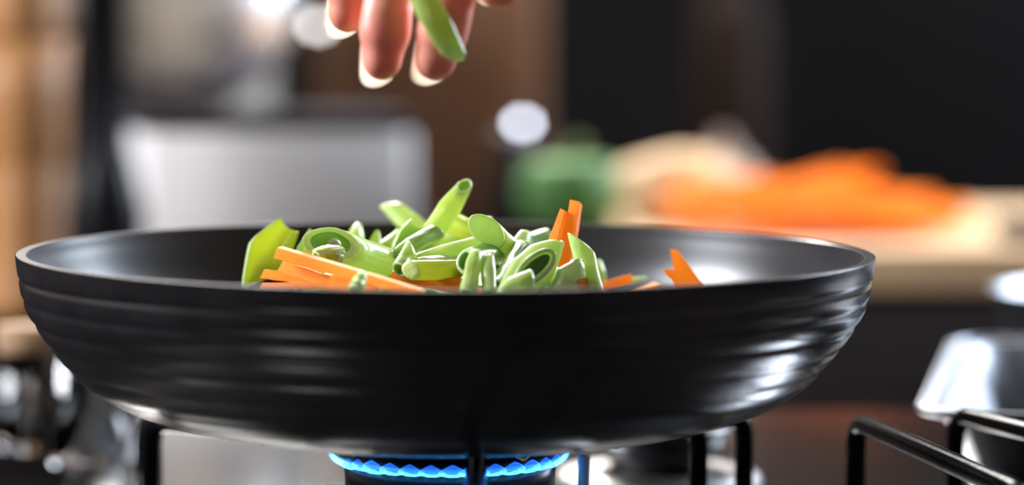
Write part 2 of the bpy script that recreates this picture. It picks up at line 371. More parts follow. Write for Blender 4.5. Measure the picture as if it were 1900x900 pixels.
# ------------------------------------------------------------------ vegetables
def frame(p0, p1, roll):
    """matrix with +X from p0 to p1, +Z (thickness) turned towards the viewer's side of the pan, then rolled about X"""
    X = (p1 - p0).normalized()
    Zf = Vector((0, -1, 0.25)); Zf = (Zf - X * Zf.dot(X))
    if Zf.length < 1e-3: Zf = Vector((0, 0, 1)) - X * X.z
    Zf.normalize(); Y = Zf.cross(X)
    m = Matrix((X, Y, Zf)).transposed().to_4x4() @ Matrix.Rotation(roll, 4, 'X')
    m.translation = p0
    return m
NS = 20
def ring_pts(sx, sy, wavy=0.0):
    out = []
    for k in range(NS):
        a = 2 * math.pi * k / NS; c, s = math.cos(a), math.sin(a)
        out.append((sx * c * (1 + 0.06 * abs(c) ** 6), sy * s * abs(s) ** 0.15))
    return out
def bean_meshes(L, w_, t_, cut0, cut1, bend, taper0, taper1, hollow0, hollow1, bulge, seed_, zc0=0.0, zc1=0.0):
    rr = random.Random(seed_)
    ph = rr.random() * 6
    n = 18
    def sect(u):
        k = 1.0 + bulge * 0.10 * math.sin(u * 9 + ph)
        a = (taper0 + (1 - taper0) * min(1, u / 0.35) ** 0.7) if taper0 < 1 else 1
        b = (taper1 + (1 - taper1) * min(1, (1 - u) / 0.35) ** 0.7) if taper1 < 1 else 1
        return w_ / 2 * a * b, t_ / 2 * k * min(a, b) ** 0.6
    def shear(u, y): return (math.tan(cut0) * y * max(0, 1 - 2.2 * u) + math.tan(cut1) * y * max(0, 2.2 * u - 1.2))
    def place(u, y, z, dx=0):
        zs = zc0 * z * max(0, 1 - 2.2 * u) - zc1 * z * max(0, 2.2 * u - 1.2)
        return Vector((u * L + shear(u, y) + zs + dx, y, z + bend * 4 * u * (1 - u)))
    vs_, fs = [], []
    for i in range(n + 1):
        u = i / n; sx, sy = sect(u)
        for (y, z) in ring_pts(sx, sy):
            nz_ = noise.noise(Vector((u * L * 160 + ph * 9, y * 160, z * 160))) * 0.00022
            vs_.append(place(u, y * (1 + nz_ / sx), z * (1 + nz_ / sy)))
    for i in range(n):
        for k in range(NS):
            k2 = (k + 1) % NS; fs.append((i * NS + k, i * NS + k2, (i + 1) * NS + k2, (i + 1) * NS + k))
    skin = (vs_, fs)
    ends = []
    for u, hol, sgn in ((0.0, hollow0, -1), (1.0, hollow1, 1)):
        sx, sy = sect(u); v2, f2, fm = [], [], []
        if hol: rows = [(1.0, 0.0), (0.9, 0.0005), (0.70, 0.0003), (0.60, -0.0010), (0.48, -0.0040), (0.2, -0.0048)]
        else: rows = [(1.0, 0.0), (0.92, 0.0006), (0.6, 0.0009), (0.3, 0.0007)]
        for (s_, dx) in rows:
            for (y, z) in ring_pts(sx * s_, sy * s_):
                v2.append(place(u, y, z, sgn * dx))
        for i in range(len(rows) - 1):
            for k in range(NS):
                k2 = (k + 1) % NS; f2.append((i * NS + k, i * NS + k2, (i + 1) * NS + k2, (i + 1) * NS + k)); fm.append(1 if hol and i >= 2 else 0)
        f2.append(tuple((len(rows) - 1) * NS + k for k in range(NS))); fm.append(1 if hol else 0)
        ends.append((v2, f2, fm, place(u, 0, 0, sgn * -0.0016), hol, sx, sy))
    return skin, ends
def set_label(o, label, group, cat): tag(o, label, cat, group)
def bean(p0, p1, wpx, tmm, label, roll=0.0, cut0=0.5, cut1=0.5, bend=0.0, taper0=1.0, taper1=1.0, h0=True, h1=True, skin='bean', bulge=1.0,
         seeds=(False, False), zc0=0.0, zc1=0.0, group='green bean pieces heaped in the pan'):
    L = (p1 - p0).length
    w_ = wpx if wpx < 0.2 else wpx / 5300.0
    sk, ends = bean_meshes(L, w_, tmm / 1000.0, cut0, cut1, bend, taper0, taper1, h0, h1, bulge, R.random(), zc0, zc1)
    o = mesh('green_bean_piece', sk[0], sk[1], M[skin]); o.matrix_world = frame(p0, p1, roll)
    for e, sd in zip(ends, seeds):
        c = mesh('cut_face', e[0], e[1], [M['flesh'], M['cavity']], o, fm=e[2])
        if e[4] and sd:
            bm = bmesh.new(); bmesh.ops.create_uvsphere(bm, u_segments=16, v_segments=10, radius=1)
            for v in bm.verts: v.co = Vector((v.co.x * 0.0032, v.co.y * e[5] * 0.40, v.co.z * e[6] * 0.52)) + e[3]
            from_bm('seed', bm, M['seed'], o)
    tag(o, label, 'green bean', group)
    return o
def bean_shell(p0, p1, wpx, label, roll=0.0, cup=0.45, tip0=0.1, tip1=0.5, thick=0.0013, bend=0.0, skin='bean', power=0.6, group='green bean pieces heaped in the pan'):
    """an opened half pod: a cupped, leaf-shaped strip whose hollow side faces +Z"""
    L = (p1 - p0).length; w_ = wpx / 5300.0; nu, nv = 16, 10
    def wid(u):
        a = tip0 + (1 - tip0) * min(1, u / 0.5) ** power
        b = tip1 + (1 - tip1) * min(1, (1 - u) / 0.4) ** power
        return w_ / 2 * min(a, b)
    vs_, fs, fm = [], [], []
    for side in (0, 1):
        for i in range(nu + 1):
            u = i / nu; W = wid(u)
            for j in range(nv + 1):
                v = -1 + 2 * j / nv
                z = -cup * W * 1.6 * (1 - v * v) + bend * 4 * u * (1 - u) - side * thick
                z += 0.0003 * noise.noise(Vector((u * 7, v * 2, wpx)))
                y = W * v * (1.0 + side * 0.04)
                vs_.append(Vector((u * L, y, z)))
    S = (nu + 1) * (nv + 1)
    def id_(s, i, j): return s * S + i * (nv + 1) + j
    for s in (0, 1):
        for i in range(nu):
            for j in range(nv):
                q = (id_(s, i, j), id_(s, i + 1, j), id_(s, i + 1, j + 1), id_(s, i, j + 1))
                fs.append(q if s == 0 else q[::-1]); fm.append(1 if s == 0 else 0)
    rim_f = []
    for i in range(nu):
        for j in (0, nv): rim_f.append((id_(0, i, j), id_(0, i + 1, j), id_(1, i + 1, j), id_(1, i, j)))
    for j in range(nv):
        for i in (0, nu): rim_f.append((id_(0, i, j), id_(0, i, j + 1), id_(1, i, j + 1), id_(1, i, j)))
    o = mesh('green_bean_piece', vs_, fs, [M[skin], M['bean_yellow' if skin == 'bean_yellow' else 'bean']], fm=fm)
    mesh('cut_edge', vs_, rim_f, M['flesh'], o)
    o.matrix_world = frame(p0, p1, roll)
    tag(o, label, 'green bean', group)
    return o
def carrot(p0, p1, wpx, label, roll=0.3, t0=1.0, t1=1.0, bend=0.0, asp=0.9, group='carrot sticks in the pan', m='carrot'):
    L = (p1 - p0).length; w_ = wpx / 5300.0; n = 10; vs_, fs = [], []
    prof4 = [(-0.5, -0.42), (-0.42, -0.5), (0.42, -0.5), (0.5, -0.42), (0.5, 0.42), (0.42, 0.5), (-0.42, 0.5), (-0.5, 0.42)]
    for i in range(n + 1):
        u = i / n; s = (t0 + (1 - t0) * min(1, u * 1.4)) * (t1 + (1 - t1) * min(1, (1 - u) * 1.4))
        for k, (y, z) in enumerate(prof4):
            j = 1 + 0.09 * noise.noise(Vector((u * 5 + wpx, k * 1.3, L * 100)))
            ex = (0.0012 * (y * 1.2 + z)) if i in (0, n) else 0
            vs_.append(Vector((u * L + ex, y * w_ * s * j, z * w_ * asp * s * j + bend * 4 * u * (1 - u))))
    for i in range(n):
        for k in range(8):
            k2 = (k + 1) % 8; fs.append((i * 8 + k, i * 8 + k2, (i + 1) * 8 + k2, (i + 1) * 8 + k))
    fs.append(tuple(range(8))[::-1]); fs.append(tuple(n * 8 + k for k in range(8)))
    o = mesh('carrot_stick', vs_, fs, M[m], smooth=False); o.matrix_world = frame(p0, p1, roll)
    tag(o, label, 'carrot', group)
    return o

# --- beans one can see, back to front
B = bean
B(px(812, 462, 1.000), px(724, 380, 1.015), 46, 5, 'pale green bean piece at the back of the heap, pointing up and left', 0.3, 0.3, 0.5, h1=False, taper1=0.75, zc1=0.8, skin='bean_lime')
B(px(782, 462, 0.955), px(860, 346, 0.962), 42, 6, 'tall pale green bean piece standing highest on the heap with a forked tip', 0.25, 0.3, -0.45, skin='bean_lime', taper1=0.62, bend=0.001, h1=True, zc1=1.6)
B(px(822, 405, 0.975), px(886, 436, 0.965), 40, 9, 'rounded yellow-green bean piece right of the tall pale one', 0.1, 0.2, 0.2, skin='bean_yellow', taper0=0.6, taper1=0.55, h0=False, h1=False, bulge=0.4)
B(px(780, 470, 0.985), px(905, 428, 0.99), 46, 6, 'broad pale green bean piece lying under the rounded yellow one', 0.2, 0.5, 0.5)
B(px(860, 440, 0.985), px(905, 470, 0.98), 44, 6, 'pale green bean piece wedged behind the white cut end', 0.4, 0.4, -0.4, zc0=1.0)
B(px(700, 474, 0.975), px(752, 436, 0.985), 34, 5, 'small light green bean piece in the gap left of centre', 0.3, 0.5, -0.5, zc0=1.2)
bean_shell(px(688, 490, 0.965), px(701, 426, 0.975), 24, 'narrow upright bean tip behind the hollow pod', 0.2, 0.4, 0.9, 0.1)
bean_shell(px(738, 466, 0.948), px(776, 416, 0.953), 40, 'curled grey-green bean shell below the left-pointing piece', 0.6, 0.9, 0.5, 0.8, skin='bean_deep')
B(px(648, 484, 0.970), px(664, 422, 0.98), 34, 8, 'rounded pale bean knob peeping over the hollow pod', 0, 0.1, 0.1, taper1=0.5, h1=False)
# left group
bean_shell(px(454, 532, 0.950), px(538, 416, 0.965), 78, 'leaf-shaped yellow-green bean shell at the left end of the heap', 0.25, 0.55, 0.06, 0.55, thick=0.0022, skin='bean_yellow', power=0.85)
bean_shell(px(562, 520, 0.958), px(576, 424, 0.962), 36, 'small pointed bean sliver beside the leaf-shaped shell', 0.3, 0.3, 0.9, 0.03, thick=0.002, power=1.1)
B(px(614, 452, 0.918), px(740, 500, 0.945), 62, 9, 'large hollow bean pod with a white seed in its open end', -0.15, 0.3, 0.25, h0=True, h1=False, seeds=(True, False), zc0=2.1, zc1=0.4)
bean_shell(px(588, 482, 0.906), px(640, 476, 0.912), 30, 'small yellow-rimmed curl of bean above the long carrot stick', 1.2, 0.9, 0.7, 0.7, skin='bean_yellow')
B(px(610, 474, 0.914), px(628, 482, 0.912), 22, 5, 'tiny pale bean scrap tucked in the yellow-rimmed curl', 0, 0.2, 0.2, h0=False, h1=False, skin='flesh')
B(px(742, 500, 0.914), px(764, 460, 0.924), 30, 5, 'short green bean block between the hollow pod and the pale-ended piece', 0.5, 0.2, 0.5, h1=False, zc1=1.2)
# centre
B(px(726, 474, 0.938), px(810, 430, 0.952), 30, 6, 'slender green bean piece sloping up below the tall pale one', 0.2, 0.6, -0.4, bend=0.0015, taper0=0.45, skin='bean_deep')
B(px(758, 484, 0.925), px(918, 448, 0.935), 46, 7, 'long glossy bean piece lying across the middle of the heap', 0.75, 0.8, 0.5, bend=0.002, taper0=0.25, zc1=0.8)
bean_shell(px(775, 488, 0.919), px(852, 486, 0.923), 24, 'thin curved bean sliver under the long glossy piece', 1.0, 0.8, 0.3, 0.3, bend=0.001)
B(px(764, 502, 0.905), px(854, 500, 0.915), 34, 6, 'cut bean piece with a pale left end, lying level at the centre front', 0.35, -0.2, 0.3, h0=False, skin='bean_yellow', zc0=0.7)
B(px(866, 486, 0.908), px(935, 462, 0.94), 44, 8, 'olive green bean piece under the white cut end', 0.5, 0.4, 0.4, skin='bean_deep')
B(px(945, 466, 0.935), px(902, 428, 0.922), 48, 7, 'bean piece with a bright white wet cut face on top of the heap', -0.4, 0.5, 0.2, h1=False, skin='bean', zc1=2.2)
B(px(950, 492, 0.945), px(976, 432, 0.955), 34, 4, 'translucent pale bean slice leaning behind the oval slice', 0.5, 0.4, -0.5, taper1=0.7, h1=False, skin='flesh', zc1=1.0)
B(px(930, 470, 0.965), px(1010, 445, 0.985), 40, 8, 'shadowed bean piece at the back, right of the white cut end', 0.3, 0.4, 0.4, skin='bean_deep')
# right front
B(px(868, 545, 0.892), px(884, 466, 0.905), 30, 5, 'left lobe of the two upright bean pieces at the centre front', 0.4, 0.2, -0.3, taper1=0.7, h1=False, zc1=1.0)
B(px(908, 545, 0.893), px(906, 474, 0.905), 26, 5, 'right lobe of the two upright bean pieces at the centre front', -0.4, 0.2, 0.3, taper1=0.75, h1=False, zc1=1.0)
B(px(924, 540, 0.897), px(968, 468, 0.93), 42, 8, 'deep green bean piece between the upright pair and the oval slice', 0.8, 0.3, 0.4, skin='bean_deep', h1=True)
ov = B(px(935, 545, 0.893), px(1042, 454, 0.905), 66, 5, 'large oval bean slice with a dark hollow, leaning right of centre', 0.15, 0.35, 0.4, taper0=0.5, taper1=0.18, h0=False, h1=False, bulge=0.3)
B(px(928, 545, 0.885), px(985, 522, 0.888), 38, 6, 'pale bean piece lying in front of the oval slice', 0.3, 0.3, 0.3, h0=False, taper0=0.6)
B(px(1002, 545, 0.900), px(1026, 492, 0.912), 38, 7, 'fuzzy green-white bean end below the two carrot sticks', 0.4, 0.1, 0.1, taper1=0.6, h1=False, zc1=0.7)
B(px(1046, 548, 0.900), px(1068, 486, 0.905), 52, 6, 'pale wedge of bean beside the flat bar piece', 0.2, 0.1, -0.5, taper1=0.4, h1=False, skin='flesh')
B(px(1100, 545, 0.905), px(1078, 452, 0.912), 38, 4, 'flat pale bean bar with a slanted top at the right end of the heap', 0.1, 0.1, 0.85, h1=False, bulge=0.2)
B(px(1112, 545, 0.985), px(1110, 488, 0.99), 26, 7, 'blurred green bean end behind the flat bar piece', 0.2, 0.2, 0.2, taper1=0.6, h1=False)
B(px(660, 540, 0.870), px(672, 512, 0.875), 26, 6, 'small green bean bud in front of the carrot sticks', 0, 0.1, 0.1, taper1=0.6, h1=False)
B(px(1112, 533, 0.985), px(1195, 516, 1.0), 14, 3, 'thin pale bean sliver lying on the pan at right', 0.3, 0.2, 0.4, taper1=0.4, h1=False, skin='flesh')
B(px(548, 512, 0.93), px(600, 498, 0.94), 20, 5, 'small pale bean piece caught between the carrot sticks', 0.2, 0.3, 0.3)
# dark hollow of the oval slice
Lo = (px(1042, 454, 0.905) - px(935, 545, 0.893)).length
bm = bmesh.new(); bmesh.ops.create_uvsphere(bm, u_segments=20, v_segments=10, radius=1)
for v in bm.verts: v.co = Vector((Lo * 0.50 + v.co.x * 0.0068, v.co.y * 0.0024, 0.0024 + v.co.z * 0.0006))
from_bm('pod_hollow', bm, M['cavity'], ov)
rim = catmull([(Lo * 0.5 + 0.0085 * math.cos(a), 0.0036 * math.sin(a), 0.0024) for a in [2 * math.pi * i / 12 for i in range(13)]], 3)
tube('hollow_rim', rim, 0.0008, M['flesh'], ov, 8, caps=False)

# --- carrot sticks
carrot(px(516, 468, 0.915), px(785, 546, 0.868), 21, 'long bright carrot stick sloping across the left of the heap', 0.5, 1, 0.75)
carrot(px(524, 494, 0.922), px(628, 530, 0.905), 22, 'short dull carrot stick below the long bright one', 0.3)
carrot(px(488, 508, 0.935), px(575, 520, 0.925), 17, 'dark carrot stick poking out left, under the leaf-shaped shell', 0.2)
carrot(px(484, 531, 0.91), px(612, 529, 0.90), 12, 'lowest carrot stick at the left, almost hidden by the pan rim', 0.2)
carrot(px(612, 524, 0.895), px(700, 536, 0.885), 26, 'carrot chunk with a square end beneath the long carrot stick', 0.2)
carrot(px(725, 512, 0.92), px(858, 530, 0.91), 22, 'shadowed carrot stick under the pale-ended bean piece', 0.4)
carrot(px(1046, 390, 0.940), px(1008, 530, 0.915), 26, 'shorter of two carrot sticks standing up at right of the heap', 0.5, 0.45, 1)
carrot(px(1069, 376, 0.945), px(1042, 530, 0.918), 25, 'taller of two carrot sticks standing up at right of the heap', 0.35, 0.8, 1)
carrot(px(1120, 532, 0.972), px(1165, 519, 0.98), 18, 'carrot scrap under the thin pale bean sliver at right', 0.2)
# forked carrot piece leaning on the right of the pan
out_px = [(1244, 462), (1257, 465), (1278, 492), (1304, 527), (1318, 560), (1338, 738), (1308, 742), (1262, 560), (1247, 520), (1233, 507), (1232, 499), (1250, 501)]
vsf = []
for dy in (0.0, 0.004):
    for (x, y) in out_px: vsf.append(px(x, y, 0.965 + dy - (y - 462) * 0.0001))
nf = len(out_px)
o0 = px(1275, 560, 0.96)
fsf = [tuple(range(nf)), tuple(range(nf, 2 * nf))[::-1]] + [(i, i + nf, (i + 1) % nf + nf, (i + 1) % nf) for i in range(nf)]
fk = mesh('carrot_stick', [v - o0 for v in vsf], fsf, M['carrot'], smooth=False); fk.location = o0
tag(fk, 'forked carrot piece standing alone at the right of the pan', 'carrot', 'carrot sticks in the pan')

# --- the body of the heap underneath: low pieces that carry the ones above
src_b = []
for k in range(6):
    L = 0.024 + 0.012 * R.random()
    o = bean(Vector((-L / 2, 0, 0)), Vector((L / 2, 0, 0)), 0.009 + 0.003 * R.random(), 6.5, 'green bean piece deep in the heap, mostly hidden by others',
             0, R.uniform(-.5, .5), R.uniform(-.5, .5), R.uniform(-.002, .002), skin=('bean', 'bean_deep')[k % 2])
    src_b.append(o)
src_c = [carrot(Vector((-0.022, 0, 0)), Vector((0.022, 0, 0)), 22 + 4 * k, 'carrot stick deep in the heap, mostly hidden by others') for k in range(2)]
used = set()
def put(src, M4):
    if src.name not in used:
        used.add(src.name); o = src; o.matrix_world = M4; return o
    o = src.copy(); sc.collection.objects.link(o); o.matrix_world = M4
    for ch in src.children:
        c = ch.copy(); sc.collection.objects.link(c); c.parent = o
    return o
HX, HY = -0.030, 0.945
cnt = 0
for layer, (zz, f) in enumerate(((0.010, 1.0), (0.018, 0.92), (0.026, 0.82), (0.034, 0.70), (0.042, 0.56), (0.049, 0.40))):
    for k in range(int(22 * f)):
        a = 2 * math.pi * (k + 0.5 * layer) / int(22 * f) + R.uniform(-.15, .15)
        rad = math.sqrt(R.uniform(0.05, 1))
        x = HX + 0.068 * f * rad * math.cos(a); y = HY + 0.053 * f * rad * math.sin(a)
        z = BASE_Z + zz
        z = max(z, pan_inner_z(math.hypot(x - PX, y - PY)) + 0.006)
        m4 = Matrix.Translation((x, y, z)) @ Matrix.Rotation(R.uniform(0, 6.28), 4, 'Z') @ Matrix.Rotation(R.uniform(-.35, .35), 4, 'Y') @ Matrix.Rotation(R.uniform(-.6, .6), 4, 'X')
        put(src_c[cnt % 2] if cnt % 4 == 3 else src_b[cnt % 6], m4); cnt += 1

for layer, (zz, f, n) in enumerate(((0.010, 1.0, 9), (0.018, 0.85, 8), (0.026, 0.7, 6), (0.034, 0.5, 4))):
    for k in range(n):
        a = 2 * math.pi * (k + 0.5 * layer) / n; rad_ = R.uniform(0.3, 1.0)
        x = 0.030 + 0.030 * f * rad_ * math.cos(a); y = 0.983 + 0.022 * f * rad_ * math.sin(a)
        z = max(BASE_Z + zz, pan_inner_z(math.hypot(x - PX, y - PY)) + 0.006)
        m4 = Matrix.Translation((x, y, z)) @ Matrix.Rotation(R.uniform(0, 6.28), 4, 'Z') @ Matrix.Rotation(R.uniform(-.3, .3), 4, 'Y') @ Matrix.Rotation(R.uniform(-.6, .6), 4, 'X')
        put(src_c[cnt % 2] if cnt % 4 == 3 else src_b[cnt % 6], m4); cnt += 1

# ------------------------------------------------------------------ the hand
HZ = 0.878
def capsule(bm, a, b, ra, rb, squash=None):
    a, b = Vector(a), Vector(b); n = 12
    d = (b - a); L = d.length; X = d.normalized()
    m = X.to_track_quat('Z', 'Y').to_matrix()
    r = bmesh.ops.create_uvsphere(bm, u_segments=24, v_segments=16, radius=1.0)
    for v in r['verts']:
        t = v.co.z
        rr = rb if t > 0 else ra
        p = Vector((v.co.x * rr, v.co.y * rr, v.co.z * rr + (L if t > 1e-6 else 0)))
        v.co = a + m @ p
hb = bmesh.new()
def chain(pts, rads):
    for (a, b, ra, rb) in zip(pts, pts[1:], rads, rads[1:]): capsule(hb, a, b, ra, rb)
S = 1 / (F_PX / HZ)          # metres per photo pixel at the hand
def hp(x, y, dz=0.0): return px(x, y, HZ + dz)
tips = {}
# finger: tip centre, distal joint, middle joint, knuckle (all in world space, from the pad side)
fingers = {
    'ring':   [hp(645, 24, .015), hp(668, -95, .016), hp(705, -230, .020), hp(770, -420, .030)],
    'middle': [hp(709, 112, 0.002), hp(724, -30, 0.004), hp(754, -185, .012), hp(815, -410, .026)],
    'index':  [hp(808, 112, -.003), hp(842, -30, -0.003), hp(872, -185, .004), hp(880, -400, .022)],
    'little': [hp(606, -110, .012), hp(632, -200, .012), hp(672, -290, .018), hp(728, -440, .030)],
}
rad = {'ring': (39, 50, 52, 56), 'middle': (39, 51, 53, 60), 'index': (40, 51, 53, 60), 'little': (40, 43, 45, 50)}
for k, pts in fingers.items():
    rr = [r * S for r in rad[k]]
    chain(pts, rr)
    # finger pad bulging towards the pan side
    mid = pts[0].lerp(pts[1], 0.36) + Vector((0, -0.0007, 0))
    end = pts[0].lerp(pts[1], 0.62) + Vector((0, -0.0009, 0))
    capsule(hb, mid, end, rr[1] * 0.98, rr[1] * 0.98)
thumb = [hp(926, -26, -.012), hp(985, -130, -.016), hp(1020, -270, -.012), hp(990, -430, .004)]
chain(thumb, [44 * S, 55 * S, 60 * S, 72 * S])
wrist = hp(905, -760, .06)
for k in ('ring', 'middle', 'index', 'little'):
    chain([fingers[k][3], fingers[k][3].lerp(wrist, 0.75)], [62 * S, 78 * S])
chain([thumb[3], wrist.lerp(thumb[3], 0.25)], [74 * S, 84 * S])
chain([wrist.lerp(fingers['middle'][3], 0.2), wrist, wrist + Vector((0.06, 0.05, 0.09)), wrist + Vector((0.13, 0.11, 0.19))], [0.024, 0.024, 0.029, 0.037])
person = from_bm('person', hb, M['skin'])
person.data.materials.clear(); person.data.materials.append(M['skin'])
rm = person.modifiers.new('union', 'REMESH'); rm.mode = 'VOXEL'; rm.voxel_size = 0.0008; rm.use_smooth_shade = True
smm = person.modifiers.new('smooth', 'SMOOTH'); smm.factor = 0.5; smm.iterations = 45
tag(person, "person's hand reaching in from above, fingertips dropping cut beans into the pan", 'person')
# nails sit on the far side of the fingertips and reach a little past them
def nail(pts, rr, side):
    tip, j = pts[0], pts[1]
    X = (tip - j).normalized(); Z = Vector((0, 1, 0)); Z = (Z - X * Z.dot(X)).normalized(); Y = Z.cross(X)
    # roll the nail round the finger so that its free edge shows on one side
    rot = Matrix.Rotation(side, 3, X); Z = rot @ Z; Y = rot @ Y
    vs_, fs = [], []; nu, nv = 10, 10
    for s in (0, 1):
        for i in range(nu + 1):
            u = i / nu
            for q in range(nv + 1):
                v = -1 + 2 * q / nv
                ln = -0.009 + (rr + 0.0015 + 0.009) * u - 0.0035 * v * v * u
                a = v * 1.02; R_ = rr * (1.04 if s else 0.98) * (1 - 0.10 * u * u)
                vs_.append(tip + X * ln + Y * math.sin(a) * R_ * 0.97 + Z * math.cos(a) * R_)
    Sx = (nu + 1) * (nv + 1)
    idx = lambda s, i, q: s * Sx + i * (nv + 1) + q
    for s in (0, 1):
        for i in range(nu):
            for q in range(nv):
                f = (idx(s, i, q), idx(s, i + 1, q), idx(s, i + 1, q + 1), idx(s, i, q + 1)); fs.append(f if s else f[::-1])
    for q in range(nv):
        for i in (0, nu): fs.append((idx(0, i, q), idx(0, i, q + 1), idx(1, i, q + 1), idx(1, i, q)))
    for i in range(nu):
        for q in (0, nv): fs.append((idx(0, i, q), idx(0, i + 1, q), idx(1, i + 1, q), idx(1, i, q)))
    return mesh('fingernail', vs_, fs, M['nail'], person)
for k in fingers: nail(fingers[k], (rad[k][0] + 4) * S, -0.45)
nail(thumb, 44 * S, -0.3)
lo = wrist + Vector((0.055, 0.046, 0.083)); hi = wrist + Vector((0.15, 0.127, 0.22))
tube('sleeve', [lo, lo.lerp(hi, .1), lo.lerp(hi, .5), hi], [0.036, 0.037, 0.042, 0.048], M['sleeve'], person, 32, caps=False)
B(hp(770, -40, -.0145), hp(840, 98, -.0125), 46, 6, 'bright green bean slice held between the fingertips above the pan', 0.2, 0.1, 0.5, taper1=0.75, bend=0.002, h1=False, skin='bean_lime', zc1=1.2,
  group='green bean piece in the hand')

# ------------------------------------------------------------------ things on the worktop behind
WT = HOB - 0.004
def gx(x, Y): return px(x, 63, Y).x
def gz(y, Y): return px(950, y, Y).z
# wooden pepper mill at far left
Y = 1.85
ml = tag(empty('pepper_mill', (gx(40, Y), Y, WT)), 'tall turned wooden pepper mill at the far left edge', 'pepper mill')
lathe('mill_body', [(0, 0), (0.031, 0), (0.031, 0.012), (0.029, 0.02), (0.0275, 0.06), (0.0285, 0.095), (0.026, 0.105), (0.0285, 0.112), (0.0295, 0.15), (0.0305, 0.190), (0.0, 0.190)], M['mill'], ml, 48)
hd = lathe('mill_head', [(0, 0.1915), (0.029, 0.1915), (0.0265, 0.200), (0.029, 0.210), (0.027, 0.232), (0.018, 0.245), (0, 0.249)], M['mill'], ml, 48)
lathe('mill_knob', [(0, 0.249), (0.004, 0.249), (0.008, 0.256), (0.006, 0.264), (0, 0.266)], M['chrome'], hd, 24)
# slim black bottle
Y = 1.80
bt = tag(empty('bottle', (gx(190, Y), Y, WT)), 'slim black glass bottle between the wooden mill and white bread bin', 'bottle')
lathe('bottle_body', [(0, 0), (0.026, 0), (0.0275, 0.004), (0.0275, 0.075), (0.022, 0.100), (0.0165, 0.118), (0.0155, 0.22), (0.017, 0.222), (0.017, 0.232), (0, 0.232)], M['black_glass'], bt, 48)
lathe('bottle_cap', [(0, 0.2325), (0.0175, 0.2325), (0.0175, 0.27), (0.016, 0.272), (0, 0.272)], M['black_cap'], bt, 40)
# white bread bin with slate lid
Y = 2.0
x0, x1 = gx(258, Y), gx(772, Y)
zt = gz(240, Y) - WT
bb = tag(empty('bread_bin', ((x0 + x1) / 2, Y, WT), 0.22), 'white enamel bread bin with dark lid behind the pan', 'bread bin')
hw = (x1 - x0) / 2
box('bin_body', (-hw, hw, 0, 0.17, 0, zt), M['white'], bb, bev=0.008, smooth=True)
lid = box('bin_lid', (-hw - 0.002, hw + 0.002, -0.002, 0.172, zt + 0.0005, zt + 0.011), M['lid'], bb, bev=0.003, smooth=True)
# water-filled globe vase standing on the bin
Yb = 2.085; zb = WT + zt + 0.0115
gv = tag(empty('globe_vase', (gx(318, Yb), Yb, zb)), 'round pale glass globe vase standing on the bread bin', 'vase')
Rv = 0.098
pf = [(0, 0.0), (0.030, 0.0003)] + [(Rv * math.cos(a), 0.0935 + Rv * math.sin(a)) for a in [math.radians(-70 + 7.5 * i) for i in range(18)]]
lathe('vase_globe', pf + [(0.062, 0.172), (0, 0.172)], M['vase'], gv, 72)
lathe('vase_lip', [(0.062, 0.1725), (0.060, 0.180), (0.066, 0.192), (0.069, 0.192), (0.064, 0.180), (0.066, 0.1725)], M['glass'], gv, 72, closed=True)
# upright walnut board leaning on the wall
Y = 2.55
xa, xb = gx(585, Y), gx(1008, Y)
ub = tag(empty('upright_board', ((xa + xb) / 2, Y, WT)), 'upright walnut chopping board standing behind the bread bin', 'chopping board')
box('board_panel', (-(xb - xa) / 2, (xb - xa) / 2, 0, 0.022, 0.0, 0.42), M['board_up'], ub, bev=0.006, smooth=True)
tube('board_loop', [(0.0 + 0.025 * math.cos(a), -0.002, 0.375 + 0.025 * math.sin(a)) for a in [2 * math.pi * i / 24 for i in range(25)]], 0.0025, M['black_cap'], ub, 8, caps=False)
ub.rotation_euler.x = -0.03
# beige storage jar behind the flared bowl
Y = 2.35
jr = tag(empty('storage_jar', (gx(345, Y), Y, WT)), 'pale beige storage jar behind the glass globe vase', 'jar')
lathe('jar_body', [(0, 0), (0.072, 0), (0.076, 0.006), (0.076, 0.25), (0.066, 0.262), (0, 0.262)], M['ceramic'], jr, 48)
jl = lathe('jar_lid', [(0, 0.263), (0.07, 0.263), (0.07, 0.28), (0, 0.282)], M['mill'], jr, 48)
# added glowing bead on a cord, standing in for a specular highlight
Y = 2.3
c = px(590, 50, Y)
pb = tag(empty('hung_glint', c), 'small glowing bead standing in for a highlight above the bread bin', 'glint')
lathe('warm_glint_bead', [(0, -0.0048), (0.0024, -0.0042), (0.0042, -0.0020), (0.0046, 0.0005), (0.004, 0.0035), (0.003, 0.006), (0, 0.006)], M['glint_warm'], pb, 24)
lathe('bead_mount', [(0, 0.0062), (0.0032, 0.0062), (0.0032, 0.018), (0.001, 0.02), (0, 0.02)], M['black_cap'], pb, 20)
tube('cord', [(0, 0, 0.02), (0, 0, 1.2)], 0.0008, M['black_cap'], pb, 8)
# black flask with an added glowing bead in place of a reflected highlight
Y = 2.25
kt = tag(empty('black_flask', (gx(955, Y), Y, WT)), 'black flask with chrome collar and small glowing bead in place of a highlight, beside the green pepper', 'flask')
hh = gz(275, Y) - WT
lathe('flask_body', [(0, 0), (0.022, 0), (0.024, 0.004), (0.024, hh * 0.55), (0.019, hh * 0.72), (0.015, hh * 0.8), (0.015, hh), (0, hh)], M['black_glass'], kt, 40)
lathe('flask_collar', [(0.0245, 0.006), (0.0255, 0.008), (0.0255, 0.018), (0.0245, 0.02)], M['chrome'], kt, 40)
lathe('flask_cap', [(0, hh), (0.016, hh), (0.016, hh + 0.012), (0.009, hh + 0.014), (0, hh + 0.014)], M['black_cap'], kt, 32)
zl = gz(228, Y) - WT
lathe('glint_stalk', [(0, hh + 0.014), (0.003, hh + 0.014), (0.003, zl - 0.0062), (0, zl - 0.0062)], M['black_cap'], kt, 16)
